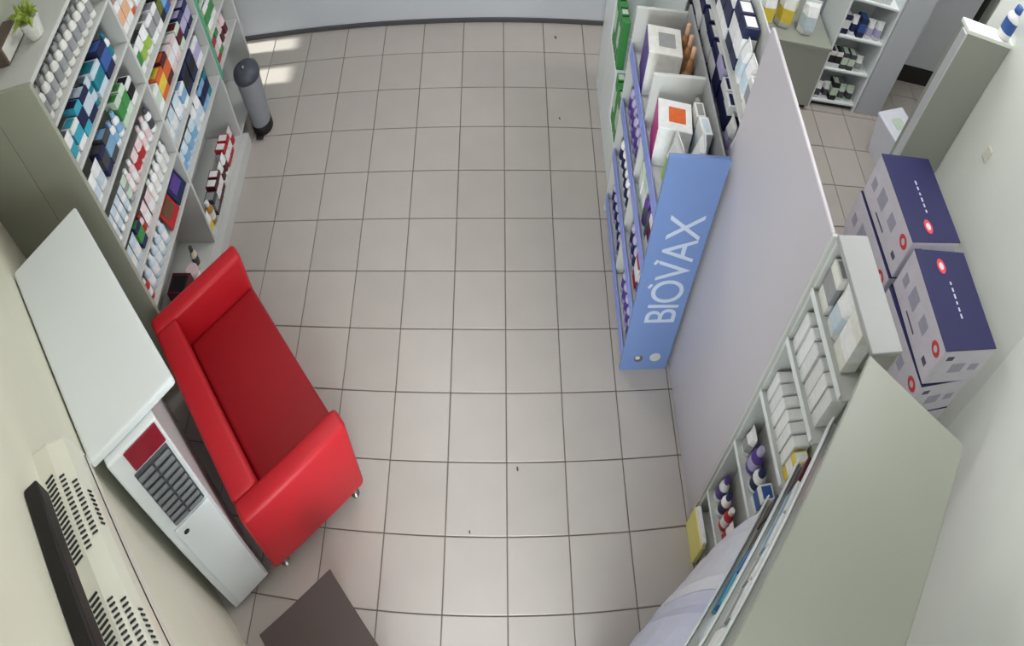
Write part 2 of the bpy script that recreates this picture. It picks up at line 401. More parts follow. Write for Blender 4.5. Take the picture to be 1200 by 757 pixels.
# ------------------------------------------------------------------ grey bin at the far end of the shelving
bin_ = thing('waste_bin', 'grey pedal bin with charcoal lid at the far end of the left shelving', 'bin', (-1.905, 1.07, 0))
link('bin_body', lathe_me([(0.070, 0.02), (0.078, 0.05), (0.094, 0.40), (0.096, 0.42)], m_binbody, 20), bin_)
link('bin_base', lathe_me([(0.08, 0.0), (0.085, 0.008), (0.083, 0.06), (0.076, 0.07)], m_black, 20), bin_)
lid = link('lid', lathe_me([(0.100, 0.415), (0.103, 0.44), (0.095, 0.47), (0.06, 0.495), (0.02, 0.502)], m_binlid, 20), bin_)
link('lid_knob', lathe_me([(0.012, 0.49), (0.012, 0.512), (0.006, 0.517)], m_chrome, 10), lid, (0.0, -0.03, 0))
box('pedal', -0.03, 0.03, -0.12, -0.075, 0.012, 0.03, m_black, bin_)

# ------------------------------------------------------------------ right side: partition panel, display rack, diagonal rack
part = thing('counter_partition', 'large smooth lilac-white counter partition behind the blue display stand', 'partition', (1.025, -0.87, 0))
box('panel', -0.015, 0.001, -0.40, 0.40, 0.0, 1.90, m_panel, part, 0.003)
box('edge_band', -0.016, 0.004, -0.412, -0.401, 0.0, 1.903, m_shelf, part, 0.002)
# rack with products beside the partition's near end, open towards the shop
m_rack_top = mat('grey_rack_top', (160, 162, 164), 0.5, 0.03, 6)
RX0, RX1, RY0, RY1 = 1.012, 1.135, -1.628, -1.288
rack = thing('display_rack', 'shallow white rack of small medicine packs beside the partition edge', 'display rack', (RX0, RY0, 0))
def rk(name, x0, x1, y0, y1, z0, z1, m=None, bev=0.002):
    return box(name, x0 - RX0, x1 - RX0, y0 - RY0, y1 - RY0, z0, z1, m or m_shelf, rack, bev)
rk('back_panel', RX1 - 0.012, RX1, RY0, RY1, 0, 1.90)
rk('top_board', RX0 + 0.006, RX1, RY0, RY1, 1.90, 1.92, m_rack_top)
RLEV = (0.34, 0.80, 1.16, 1.46, 1.70)
for z in RLEV:
    rk('shelf_board', RX0 + 0.003, RX1 - 0.013, RY0, RY1, z - 0.012, z)
    rk('price_lip', RX0 - 0.002, RX0 + 0.002, RY0 + 0.01, RY1 - 0.01, z - 0.014, z + 0.012, m_white_lam)
rk('side_panel', RX0 + 0.006, RX1 - 0.013, RY1 - 0.012, RY1, 0, 1.90)
rk('plinth', RX0 + 0.01, RX1, RY0, RY1 - 0.013, 0, 0.10)
# diagonal rack in the near right corner
TLX, TLY = 1.005, -1.63
drack = thing('corner_rack', 'grey-green topped corner rack set diagonally at the lower right', 'display rack', (TLX, TLY, 0), A2)
# local: x along the front (towards the camera), y towards the back of the rack
DD = 0.36
box('top_board', 0.0, 1.05, 0.0, DD, 1.90, 1.925, m_greentop, drack, 0.004)
box('end_panel', 0.01, 0.03, 0.03, DD, 0, 1.90, m_greentop, drack)
box('end_panel', 1.02, 1.04, 0.03, DD, 0, 1.90, m_greentop, drack)
box('back_panel', 0.03, 1.02, DD - 0.02, DD, 0, 1.90, m_greentop, drack)
DLEV = (0.12, 0.45, 0.80, 1.12, 1.40, 1.66)
DST = (0.0, 0.0, 0.0, -0.03, -0.015, 0.0)      # lower shelves step forward
for z, st in zip(DLEV, DST):
    box('shelf_board', 0.03, 1.02, st + 0.015, DD - 0.02, z - 0.015, z, m_shelf, drack, 0.002)
    box('price_lip', 0.03, 1.02, st + 0.005, st + 0.012, z - 0.02, z + 0.02, m_white_lam, drack, 0.002)
# white film-wrapped packs standing in front of the diagonal rack
def wrap_pack(x0, x1, k0, k1, m, lab):
    # slumped film: front leans back towards the rack as it rises; local y < 0 is in front of the rack
    prof_ = [(0.0, -0.165), (0.30, -0.168), (0.52, -0.155), (0.74, -0.115), (0.90, -0.07), (1.0, -0.03), (1.03, -0.012)]
    rings = []
    nx = 9
    for i in range(nx):
        t = i / (nx - 1); x = x0 + (x1 - x0) * t; k = k0 + (k1 - k0) * t
        w = 0.004 * math.sin(i * 2.4)
        rings.append([(x + w * 0.6, y * k + w, z * (1 - 0.02 * math.sin(i * 1.7))) for z, y in prof_] + [(x, -0.008, 0.95), (x, -0.008, 0.0)])
    o = link('wrapped_pack', loft_me(rings, [m]), None, (TLX, TLY, 0), A2)
    return tag(o, lab, 'wrapped pack', 'film-wrapped packs in front of the corner rack')
wrap_pack(0.03, 0.34, 0.55, 0.88, m_bagwhite, 'white film-wrapped pack in front of the corner rack, beside the partition')
wrap_pack(0.35, 0.75, 0.88, 1.08, mat('lilac_film', (204, 209, 234), 0.28, 0.04, 10, 0.2, 0.5), 'pale lilac film-wrapped pack in front of the corner rack at the bottom edge')

# ------------------------------------------------------------------ blue display stand
BX0, BX1, BY0, BY1, BH = 0.69, 0.985, -0.555, 0.40, 1.39
bio = thing('display_stand', 'blue cardboard display stand with large pale brand lettering on its near side', 'display stand', (BX0, BY0, 0))
def bi(name, x0, x1, y0, y1, z0, z1, m, bev=0.002, parent=None):
    return box(name, x0 - BX0, x1 - BX0, y0 - BY0, y1 - BY0, z0, z1, m, parent or bio, bev)
sp = bi('side_panel', BX0, BX1, BY0, BY0 + 0.018, 0, BH, m_bluepanel)
bi('side_panel', BX0, BX1, BY1 - 0.018, BY1, 0, BH - 0.10, m_shelf)
bi('divider', BX0 + 0.012, BX1, -0.085, -0.067, 0.1, BH - 0.06, m_shelf)
bi('back_panel', BX1 - 0.012, BX1, BY0 + 0.018, BY1 - 0.018, 0, BH - 0.05, m_rack_top)
BLEV = (0.10, 0.42, 0.74, 1.06)
for z in BLEV:
    for (a, b_) in ((BY0 + 0.019, -0.086), (-0.066, BY1 - 0.019)):
        bi('shelf_board', BX0 + 0.01, BX1 - 0.013, a, b_, z - 0.014, z, m_shelf)
        bi('front_lip', BX0 + 0.001, BX0 + 0.009, a, b_, z - 0.03, z + 0.045, m_bluestrip)
bi('plinth', BX0 + 0.03, BX1 - 0.013, BY0 + 0.019, BY1 - 0.019, 0, 0.085, m_bluepanel)
# the lettering reads upwards on the near side panel
tm = text_me('BIOVAX', 0.225, 0.0015, m_bluetext, 0.92)
xs = [v.co.x for v in tm.vertices]; ys = [v.co.y for v in tm.vertices]
kx = 0.70 / (max(xs) - min(xs)); ky = 0.180 / (max(ys) - min(ys))
for v in tm.vertices:
    v.co.x = (v.co.x - min(xs)) * kx; v.co.y = (v.co.y - min(ys)) * ky
# panel-local frame: origin at panel base centre; letter x -> +z, letter y -> -x, letter z -> -y
lt = link('lettering', tm, sp, (0.108, -0.0095, 0.40), rot=(math.pi / 2, -math.pi / 2, 0))
dot = link('accent_mark', box_me(0.016, 0.03, 0.002, m_bluetext, 0.0), sp, (-0.086, -0.0105, 0.665), rot=(math.pi / 2, 0.5, 0))
dot = link('accent_mark', box_me(0.016, 0.03, 0.002, m_bluetext, 0.0), sp, (-0.086, -0.0105, 0.82), rot=(math.pi / 2, 0.5, 0))
m_seal = mat('pale_seal', (196, 196, 196), 0.5, 0.08, 30); m_seal_d = mat('dark_seal', (96, 92, 84), 0.5, 0.08, 30)
link('printed_seal', lathe_me([(0.026, 0), (0.026, 0.002)], m_seal_d, 18), sp, (-0.045, -0.009, 0.10), rot=(math.pi / 2, 0, 0))
link('printed_seal', lathe_me([(0.015, 0), (0.015, 0.002)], m_seal, 18), sp, (-0.052, -0.0105, 0.112), rot=(math.pi / 2, 0, 0))
link('printed_seal', lathe_me([(0.034, 0), (0.034, 0.002)], m_seal, 18), sp, (0.058, -0.009, 0.11), rot=(math.pi / 2, 0, 0))

# ------------------------------------------------------------------ tiered stand of green packs beyond the blue one
gst = thing('green_stand', 'narrow white tiered stand holding tall green packs beyond the blue stand', 'display stand', (0.86, 0.95, 0))
for k in range(3):
    box('tier', -0.13, 0.13, -0.45 + k * 0.3, -0.45 + (k + 1) * 0.3 - 0.004, 0, 0.30 + 0.28 * k, m_white_lam, gst)
box('back_panel', 0.13, 0.142, -0.45, 0.45, 0, 1.3, m_white_lam, gst)

# ------------------------------------------------------------------ far counter shelf with navy packs (continues the partition line)
fcs = thing('counter_shelf', 'grey shelf unit of navy and white packs behind the blue stand', 'shelving', (1.03, 0.23, 0))
def fs(name, x0, x1, y0, y1, z0, z1, m=None, bev=0.002):
    return box(name, x0 - 1.03, x1 - 1.03, y0 - 0.23, y1 - 0.23, z0, z1, m or m_shelf, fcs, bev)
fs('end_panel', 1.03, 1.15, -0.462, -0.447, 0, 1.70, m_panel)
fs('end_panel', 1.03, 1.15, 0.902, 0.92, 0, 1.70)
fs('back_panel', 1.14, 1.15, -0.447, 0.902, 0, 1.70)
FLEV = (0.9, 1.18, 1.46)
for z in FLEV:
    fs('shelf_board', 1.03, 1.139, -0.446, 0.901, z - 0.016, z)
fs('kick_panel', 1.05, 1.139, -0.446, 0.901, 0, 0.86)

# ------------------------------------------------------------------ behind the counter
lowc = thing('low_cabinet', 'low grey-green cabinet behind the partition with packages on top', 'cabinet', (2.2, 1.48, 0))
box('body', -0.35, 0.37, -0.17, 0.35, 0.04, 0.52, m_greentop, lowc)
box('top', -0.36, 0.38, -0.18, 0.36, 0.52, 0.545, m_greentop, lowc)
box('foot_rail', -0.33, 0.35, -0.15, 0.33, 0, 0.04, m_black, lowc)
wsh = thing('storage_shelf', 'white open shelf of navy and white packs in the back room', 'shelving', (2.86, 1.42, 0))
box('side_panel', -0.26, -0.24, -0.06, 0.25, 0, 1.25, m_white_lam, wsh)
box('side_panel', 0.21, 0.23, -0.06, 0.25, 0, 1.25, m_white_lam, wsh)
box('back_panel', -0.24, 0.21, 0.235, 0.25, 0, 1.25, m_white_lam, wsh)
WLEV = (0.06, 0.34, 0.62, 0.92)
for z in WLEV:
    box('shelf_board', -0.239, 0.209, -0.05, 0.234, z - 0.02, z, m_white_lam, wsh)
box('plinth', -0.239, 0.209, -0.03, 0.2, 0, 0.04, m_black, wsh)
pil = struct(box('wall_pillar_right', 3.10, 3.37, 1.36, 2.05, 0, 3.45, m_wall_grey, bev=0.004), 'pale pillar beside the white storage shelf')
dr = struct(link('door_2', None, None, (3.85, 1.86, 0)), 'grey door at the end of the back room')
box('door_leaf', -0.46, 0.46, -0.02, 0.02, 0.16, 2.1, m_door_grey, dr)
box('door_kickplate', -0.47, 0.47, -0.03, 0.025, 0.0, 0.155, m_black, dr)
box('door_frame', 0.47, 0.53, -0.03, 0.05, 0, 2.15, m_black, dr)
sign = tag(box('notice_board', 3.55, 3.95, 1.79, 1.815, 0.98, 1.5, mat('maroon_board', (92, 40, 50), 0.5, 0.1, 9), bev=0.004), 'dark maroon board on the grey door, cut by the top edge', 'notice board')
tc = thing('tall_cabinet', 'tall slim grey-green cabinet behind the stacked cartons by the right wall', 'cabinet', (2.745, 0.17, 0))
box('body', -0.19, 0.2, -0.05, 0.04, 0.03, 1.70, m_greentop, tc)
box('top', -0.195, 0.203, -0.055, 0.045, 1.70, 1.725, m_wall_right, tc)
box('edge_profile', -0.21, -0.191, -0.058, -0.005, 0.03, 1.70, m_alu, tc)
box('foot_rail', -0.15, 0.15, -0.04, 0.03, 0, 0.03, m_black, tc)

# ------------------------------------------------------------------ stacked navy and white cartons
def big_carton(loc, label, rz, near):
    t = thing('shipping_carton', label, 'carton', loc, rz, 'stacked navy and white cartons')
    w, l, h = 0.385, 0.515, 0.262
    box('carton_body', -w / 2, w / 2, -l / 2, l / 2, 0, h - 0.006, m_carton_w, t, 0.004)
    top = box('navy_top', -w / 2, w / 2, -l / 2, l / 2, h - 0.0055, h, m_carton_n, t, 0.0015)
    s = -1 if near else 1
    e1 = link('oval_logo', lathe_me([(0.03, 0), (0.03, 0.0015)], m_logo_red, 16, flat=(1.0, 1.35)), top, (-0.03, s * -0.17, 0.0056))
    link('oval_logo_core', lathe_me([(0.017, 0), (0.017, 0.0012)], m_print_w, 14, flat=(1.0, 1.2)), e1, (0, 0, 0.0012))
    for k in range(6):
        link('print_mark', box_me(0.012, 0.016 + 0.008 * ((k * 7) % 3) / 2, 0.001, m_print_w, 0), top, (0.0, s * (-0.08 + k * 0.034), 0.0056))
    # printing on the side that faces the shop and on the near end
    lo = link('side_logo', lathe_me([(0.032, 0), (0.032, 0.0015)], m_logo_red, 16, flat=(1.0, 1.2)), t, (-w / 2, -0.20, h * 0.72), rot=(0, -math.pi / 2, 0))
    link('side_logo_core', lathe_me([(0.016, 0), (0.016, 0.0012)], m_print_w, 12), lo, (0, 0, 0.0012))
    for k, (yy, zz, sy, sz) in enumerate(((-0.185, 0.07, 0.04, 0.03), (-0.06, 0.15, 0.07, 0.07), (0.08, 0.14, 0.08, 0.09), (0.19, 0.12, 0.05, 0.06), (0.02, 0.05, 0.12, 0.012))):
        m = m_print_g if k in (0, 4) else mat('pale_grey_print', (172, 170, 190), 0.6, 0.08, 30)
        box('side_print', -w / 2 - 0.001, -w / 2 + 0.001, yy - sy / 2, yy + sy / 2, zz - sz / 2, zz + sz / 2, m, t, 0)
    for k, (xx, zz, sx, sz) in enumerate(((-0.12, 0.2, 0.05, 0.03), (-0.02, 0.12, 0.10, 0.07), (0.11, 0.12, 0.07, 0.05))):
        box('end_print', xx - sx / 2, xx + sx / 2, -l / 2 - 0.001, -l / 2 + 0.001, zz - sz / 2, zz + sz / 2, m_print_g if k == 0 else MATS['pale_grey_print'], t, 0)
    return t
names = ('lowest', 'third', 'second', 'topmost')
for k in range(4):
    big_carton((2.385 + (0.0, 0.012, -0.012, 0.0)[k], -0.355, k * 0.2665), '%s white and navy carton from the top, far stack by right wall' % names[k], (0.01, -0.015, 0.01, 0.02)[k], False)
    big_carton((2.375 + (0.01, -0.008, -0.015, 0.0)[k], -0.915, k * 0.2665), '%s white and navy carton from the top, near stack by right wall' % names[k], (-0.01, 0.012, 0.02, -0.035)[k], True)
sw = tag(box('light_switch', 2.938, 2.95, -0.19, -0.14, 1.19, 1.27, m_ac), 'small off-white switch on the right wall above the cartons', 'switch')
tub = thing('plastic_tub', 'white plastic tub with blue and green print standing beyond the cartons', 'tub', (2.86, 0.72, 0), 0.3)
tub.location = (3.27, 0.90, 0)
link('tub_body', loft_me([[(-0.12, -0.15, 0), (0.12, -0.15, 0), (0.12, 0.15, 0), (-0.12, 0.15, 0)], [(-0.15, -0.19, 0.30), (0.15, -0.19, 0.30), (0.15, 0.19, 0.30), (-0.15, 0.19, 0.30)]], m_bagwhite), tub)
box('tub_rim', -0.16, 0.16, -0.20, 0.20, 0.30, 0.325, m_bagwhite, tub, 0.01, 2)
box('printed_card', -0.06, 0.09, -0.14, -0.02, 0.326, 0.329, pm('blue'), tub, 0)
box('printed_card', -0.07, 0.05, 0.01, 0.11, 0.326, 0.329, pm('paleg'), tub, 0)

# ------------------------------------------------------------------ goods
def carton_me(w, d, h, c1, c2):
    """folding carton: printed band round the middle, tuck flap on the lid; front is -y"""
    k = ('carton', w, d, h, c1, c2)
    if k in CACHE:
        return CACHE[k]
    def ring(z, g=0.0):
        return [(-w / 2 + g, -d / 2 + g, z), (w / 2 - g, -d / 2 + g, z), (w / 2 - g, d / 2 - g, z), (-w / 2 + g, d / 2 - g, z)]
    me = loft_me([ring(0), ring(h * 0.28), ring(h * 0.74), ring(h - 0.003), ring(h - 0.001, 0.003), ring(h - 0.001, w * 0.12), ring(h, w * 0.13)], [pm(c1), pm(c2)], [0, 1, 0, 0, 0, 1])
    CACHE[k] = me
    return me
def bottle_me(r, h, c1, c2):
    k = ('bottle', r, h, c1, c2)
    if k in CACHE:
        return CACHE[k]
    me = lathe_me([(r * 0.9, 0), (r, h * 0.03), (r, h * 0.2), (r, h * 0.56), (r, h * 0.64), (r * 0.72, h * 0.74), (r * 0.45, h * 0.79), (r * 0.45, h * 0.82)], [pm(c1), pm(c2)], 12, True, [0, 0, 1, 0, 0, 0, 0])
    cap = lathe_me([(r * 0.55, h * 0.80), (r * 0.57, h * 0.82), (r * 0.52, h * 0.99), (r * 0.44, h)], [pm(c2)], 10)
    CACHE[k] = (me, cap)
    return CACHE[k]
def jar_me(r, h, c1, c2):
    k = ('jar', r, h, c1, c2)
    if k in CACHE:
        return CACHE[k]
    me = lathe_me([(r * 0.92, 0), (r, h * 0.06), (r, h * 0.62), (r * 0.9, h * 0.7)], [pm(c1)], 14)
    cap = lathe_me([(r * 0.99, h * 0.68), (r * 1.02, h * 0.72), (r * 1.0, h * 0.96), (r * 0.9, h)], [pm(c2)], 14)
    CACHE[k] = (me, cap)
    return CACHE[k]
def tube_me(w, d, h, c1, c2):
    """cosmetic tube standing on its cap, flat crimp on top"""
    k = ('tube', w, d, h, c1, c2)
    if k in CACHE:
        return CACHE[k]
    def ring(a, b, z, n=10):
        return [(a / 2 * math.cos(2 * math.pi * i / n), b / 2 * math.sin(2 * math.pi * i / n), z) for i in range(n)]
    me = loft_me([ring(w * .9, d, h * .2), ring(w * .95, d, h * .24), ring(w, d * .8, h * .5), ring(w, d * .55, h * .7), ring(w * 1.02, d * .12, h * .93), ring(w * 1.02, d * .08, h)], [pm(c1), pm(c2)], [0, 0, 1, 0, 0])
    cap = lathe_me([(w * .34, 0), (w * .36, h * .02), (w * .34, h * .2)], [pm(c2)], 10)
    CACHE[k] = (me, cap)
    return CACHE[k]
def pouch_me(w, d, h, c1, c2):
    """pillow pouch or polybag standing upright, sealed along the top"""
    k = ('pouch', w, d, h, c1, c2)
    if k in CACHE:
        return CACHE[k]
    def ring(a, b, z):
        return [(-a / 2, 0, z), (-a * .3, -b / 2, z), (a * .3, -b / 2, z), (a / 2, 0, z), (a * .3, b / 2, z), (-a * .3, b / 2, z)]
    me = loft_me([ring(w * .94, d * .7, 0), ring(w * .98, d, h * .2), ring(w, d * .85, h * .6), ring(w, d * .4, h * .86), ring(w, d * .08, h * .93), ring(w, d * .06, h)], [pm(c1), pm(c2)], [0, 1, 0, 0, 0])
    CACHE[k] = me
    return me
NM = dict(carton='medicine_carton', bottle='bottle', jar='cream_jar', tube='cosmetic_tube', pouch='pouch')
CATS = dict(carton='carton', bottle='bottle', jar='jar', tube='tube', pouch='pouch')
def product(kind, w, d, h, c1, c2, loc, rz, label, group):
    loc = (loc[0], loc[1], loc[2] + 0.0008)
    if kind == 'carton':
        o = link(NM[kind], carton_me(w, d, h, c1, c2), None, loc, rz)
    elif kind == 'pouch':
        o = link(NM[kind], pouch_me(w, d, h, c1, c2), None, loc, rz)
    else:
        me, cap = {'bottle': lambda: bottle_me(w / 2, h, c1, c2), 'jar': lambda: jar_me(w / 2, h, c1, c2), 'tube': lambda: tube_me(w, d, h, c1, c2)}[kind]()
        o = link(NM[kind], me, None, loc, rz)
        link('cap' if kind != 'jar' else 'lid', cap, o)
    return tag(o, label, CATS[kind], group)
NICE = dict(offwhite='off-white', darkgrey='dark grey', paleg='pale green', paleblue='pale blue', palepink='pale pink', sky='azure')
def nice(c):
    return NICE.get(c, c)
def desc(kind, c1, c2):
    a, b = nice(c1), nice(c2)
    if kind == 'carton':
        return '%s carton with %s band' % (a, b) if a != b else 'plain %s carton' % a
    if kind == 'pouch':
        return '%s pouch with %s print' % (a, b) if a != b else 'plain %s pouch' % a
    if kind == 'jar':
        return '%s jar with %s lid' % (a, b)
    return '%s %s with %s cap' % (a, kind, b)
NTH = ('first', 'second', 'third', 'fourth', 'fifth', 'sixth', 'seventh', 'eighth', 'ninth', 'tenth', 'eleventh', 'twelfth', 'thirteenth', 'fourteenth')
def fill(origin, direction, inward, length, z, items, where, group, gap=0.006, setback=0.012, rows=1, jitter=0.05, end='from near'):
    """stand goods side by side from origin along direction; their backs point inward.
    items: (kind, count, width, depth, height, colour, second colour)"""
    ux, uy = direction; vx, vy = inward
    rz = math.atan2(uy, ux) if (ux * vy - uy * vx) > 0 else math.atan2(-uy, -ux)
    pos = gap; todo = []
    for kind, n, w, d, h, c1, c2 in items:
        for k in range(n):
            if pos + w > length - 0.002:
                break
            dep = setback
            for r_ in range(rows):
                dd = d if kind not in ('bottle', 'jar') else w
                a = pos + w / 2; b_ = dep + dd / 2 + random.uniform(0, 0.008)
                todo.append((desc(kind, c1, c2), r_, (kind, w, d, h, c1, c2, (origin[0] + ux * a + vx * b_, origin[1] + uy * a + vy * b_, z + 0.0012), rz + random.uniform(-jitter, jitter))))
                dep += dd + 0.014
            pos += w + gap + random.uniform(0, 0.004)
    seen = {}
    for ds, r_, args in todo:
        total = sum(1 for t in todo if t[0] == ds and t[1] == r_)
        k = seen.get((ds, r_), 0); seen[(ds, r_)] = k + 1
        lab = ds if rows == 1 else '%s %s, %s row' % (nice(args[4]), args[0], ('front', 'second', 'rear')[r_])
        if total > 1:
            lab += ', %s %s' % (NTH[k], end)
        product(*args, lab + ', ' + where, group)
B, C_, J, TU, P = 'bottle', 'carton', 'jar', 'tube', 'pouch'
ORD = ('bottom', 'sixth', 'fifth', 'fourth', 'third', 'second', 'top')
# left shelving: [bay][level] -> items from the near end to the far end
LEFT = {
    (0, 6): ([(B, 11, .050, .05, .155, 'offwhite', 'grey')], 3),
    (0, 5): ([(P, 1, .07, .03, .13, 'white', 'cyan'), (C_, 1, .07, .07, .12, 'white', 'cyan'), (C_, 1, .06, .08, .15, 'cyan', 'navy'), (C_, 1, .08, .09, .14, 'navy', 'paleblue'), (TU, 1, .05, .03, .14, 'paleblue', 'teal'), (C_, 1, .10, .10, .13, 'paleblue', 'teal'), (C_, 1, .09, .10, .15, 'navy', 'blue'), (B, 1, .05, .05, .15, 'white', 'teal')], 1),
    (0, 4): ([(P, 2, .07, .03, .13, 'white', 'paleblue'), (C_, 1, .06, .07, .13, 'navy', 'darkgrey'), (C_, 1, .08, .08, .14, 'darkgrey', 'sky'), (B, 2, .05, .05, .13, 'white', 'sky'), (C_, 2, .06, .08, .15, 'paleg', 'green'), (C_, 1, .07, .08, .12, 'white', 'black'), (P, 1, .07, .03, .15, 'paleg', 'lime')], 1),
    (0, 3): ([(TU, 4, .045, .03, .14, 'paleblue', 'white'), (TU, 1, .05, .03, .14, 'paleg', 'grey'), (B, 2, .045, .05, .13, 'palepink', 'white'), (P, 2, .06, .03, .12, 'palepink', 'red'), (B, 2, .05, .05, .14, 'white', 'palepink'), (B, 1, .05, .05, .14, 'white', 'darkgrey')], 1),
    (0, 2): ([(P, 2, .06, .03, .13, 'paleblue', 'white'), (C_, 1, .06, .06, .13, 'navy', 'green'), (B, 1, .045, .05, .12, 'palepink', 'red'), (P, 2, .06, .03, .12, 'palepink', 'white'), (B, 5, .05, .05, .135, 'white', 'offwhite')], 1),
    (0, 1): ([(B, 1, .06, .05, .13, 'red', 'white'), (B, 8, .055, .05, .15, 'paleblue', 'white')], 2),
    (0, 0): ([(P, 3, .10, .06, .2, 'white', 'grey'), (C_, 2, .12, .12, .22, 'offwhite', 'grey')], 1),
    (1, 5): ([(C_, 2, .07, .08, .16, 'white', 'peach'), (B, 1, .06, .06, .16, 'orange', 'white'), (C_, 2, .08, .08, .15, 'white', 'lime'), (C_, 3, .08, .08, .16, 'sky', 'white')], 1),
    (1, 4): ([(C_, 1, .07, .08, .15, 'white', 'green'), (P, 2, .07, .04, .14, 'white', 'lime'), (C_, 2, .07, .09, .14, 'white', 'grey'), (C_, 1, .06, .06, .16, 'black', 'olive'), (C_, 1, .08, .08, .15, 'blue', 'sky'), (B, 1, .07, .07, .17, 'orange', 'red'), (C_, 1, .08, .08, .15, 'white', 'blue')], 1),
    (1, 3): ([(C_, 1, .09, .10, .13, 'white', 'paleg'), (C_, 1, .10, .11, .14, 'orange', 'yellow'), (C_, 1, .09, .11, .15, 'maroon', 'orange'), (C_, 2, .07, .09, .13, 'palepink', 'white'), (C_, 1, .08, .09, .13, 'paleg', 'maroon'), (C_, 2, .08, .09, .14, 'navy', 'lilac')], 1),
    (1, 2): ([(P, 3, .08, .04, .13, 'paleblue', 'white'), (C_, 1, .08, .08, .12, 'white', 'sky'), (C_, 2, .10, .13, .15, 'navy', 'black'), (C_, 1, .11, .12, .14, 'white', 'lilac')], 1),
    (1, 1): ([(P, 4, .07, .04, .13, 'paleblue', 'sky'), (P, 2, .07, .04, .15, 'white', 'paleblue'), (C_, 2, .05, .09, .15, 'sky', 'navy'), (C_, 1, .05, .08, .15, 'teal', 'navy')], 1),
    (1, 0): ([(P, 1, .08, .05, .14, 'white', 'yellow'), (B, 1, .06, .05, .16, 'gold', 'white'), (C_, 1, .07, .08, .12, 'darkgrey', 'grey'), (C_, 2, .06, .08, .14, 'maroon', 'white'), (P, 2, .06, .04, .14, 'white', 'maroon'), (C_, 2, .06, .08, .14, 'red', 'white'), (P, 1, .06, .04, .14, 'palepink', 'red')], 1),
    (1, 6): ([(C_, 3, .08, .08, .15, 'white', 'sky'), (C_, 3, .08, .08, .15, 'white', 'peach')], 1),
    (2, 4): ([(C_, 3, .08, .08, .16, 'paleg', 'green')], 1),
    (2, 1): ([(C_, 2, .06, .08, .15, 'red', 'palepink'), (C_, 1, .06, .08, .16, 'green', 'white'), (P, 2, .07, .04, .15, 'palepink', 'maroon')], 1),
    (2, 2): ([(C_, 1, .08, .08, .15, 'lime', 'green'), (C_, 2, .08, .08, .15, 'white', 'green')], 1),
    (2, 3): ([(C_, 2, .08, .08, .16, 'green', 'white'), (C_, 2, .07, .08, .15, 'black', 'green')], 1),
}
BN = ('near', 'middle', 'far')
for (b, lv), (items, rows) in LEFT.items():
    y0 = BAYS[b] + 0.012; L = BAYS[b + 1] - BAYS[b] - 0.024
    if (b, lv) == (0, 1):
        L -= 0.32
    if (b, lv) == (0, 0):
        continue
    fill((XF - 0.004, y0), (0, 1), (-1, 0), L, LEV[lv], items, '%s shelf, %s bay of left shelving' % (ORD[lv], BN[b]), 'goods on the left wall shelving', rows=rows)
# booklets leaning on the sixth shelf, near bay
def booklet(y, z, c1, c2, label, x=XF - 0.05):
    o = link('booklet', None, None, (x, y, z), 0.0)
    tag(o, label, 'booklet', 'booklets on the left wall shelving')
    r = link('cover', box_me(0.012, 0.14, 0.16, pm(c1), 0.002), o, (0, 0, 0), rot=(0, -0.42, 0))
    r.location = (0.03, 0, 0.002)
    link('printed_panel', box_me(0.002, 0.10, 0.07, pm(c2), 0.0), r, (0.007, 0, 0.045))
    return o
booklet(-0.085, LEV[1], 'red', 'brown', 'red-edged booklet with brown picture on the sixth shelf, left shelving')
booklet(0.025, LEV[1], 'navy', 'purple', 'navy booklet with purple picture on the sixth shelf, left shelving').location.y = 0.02
bpy.data.objects['booklet'].location.y = -0.135
# bottom shelf, near bay: ball, dark box, small box
ball = thing('toy_ball', 'golden brown ball on the bottom shelf of the left shelving', 'ball', (XF - 0.09, -0.50, LEV[0]))
link('ball_body', lathe_me([(0.075 * math.sin(a), 0.075 - 0.075 * math.cos(a)) for a in [0.05 + k * (math.pi - 0.1) / 10 for k in range(11)]], [pm('gold'), pm('brown')], 16, True, [0, 0, 0, 0, 1, 1, 0, 0, 0, 0]), ball)
product('carton', .13, .14, .16, 'maroon', 'black', (XF - 0.10, -0.28, LEV[0]), math.pi / 2, 'dark maroon carton on the bottom shelf, near bay of the left shelving', 'goods on the left wall shelving')
product('jar', .09, .09, .10, 'white', 'palepink', (XF - 0.07, -0.15, LEV[0]), 0, 'white jar with pink lid on the bottom shelf, near bay, left shelving', 'goods on the left wall shelving')
product('bottle', .05, .05, .17, 'cream', 'darkgrey', (XF - 0.08, -0.06, LEV[0]), 0, 'cream bottle with dark grey cap on the bottom shelf, near bay, left shelving', 'goods on the left wall shelving')
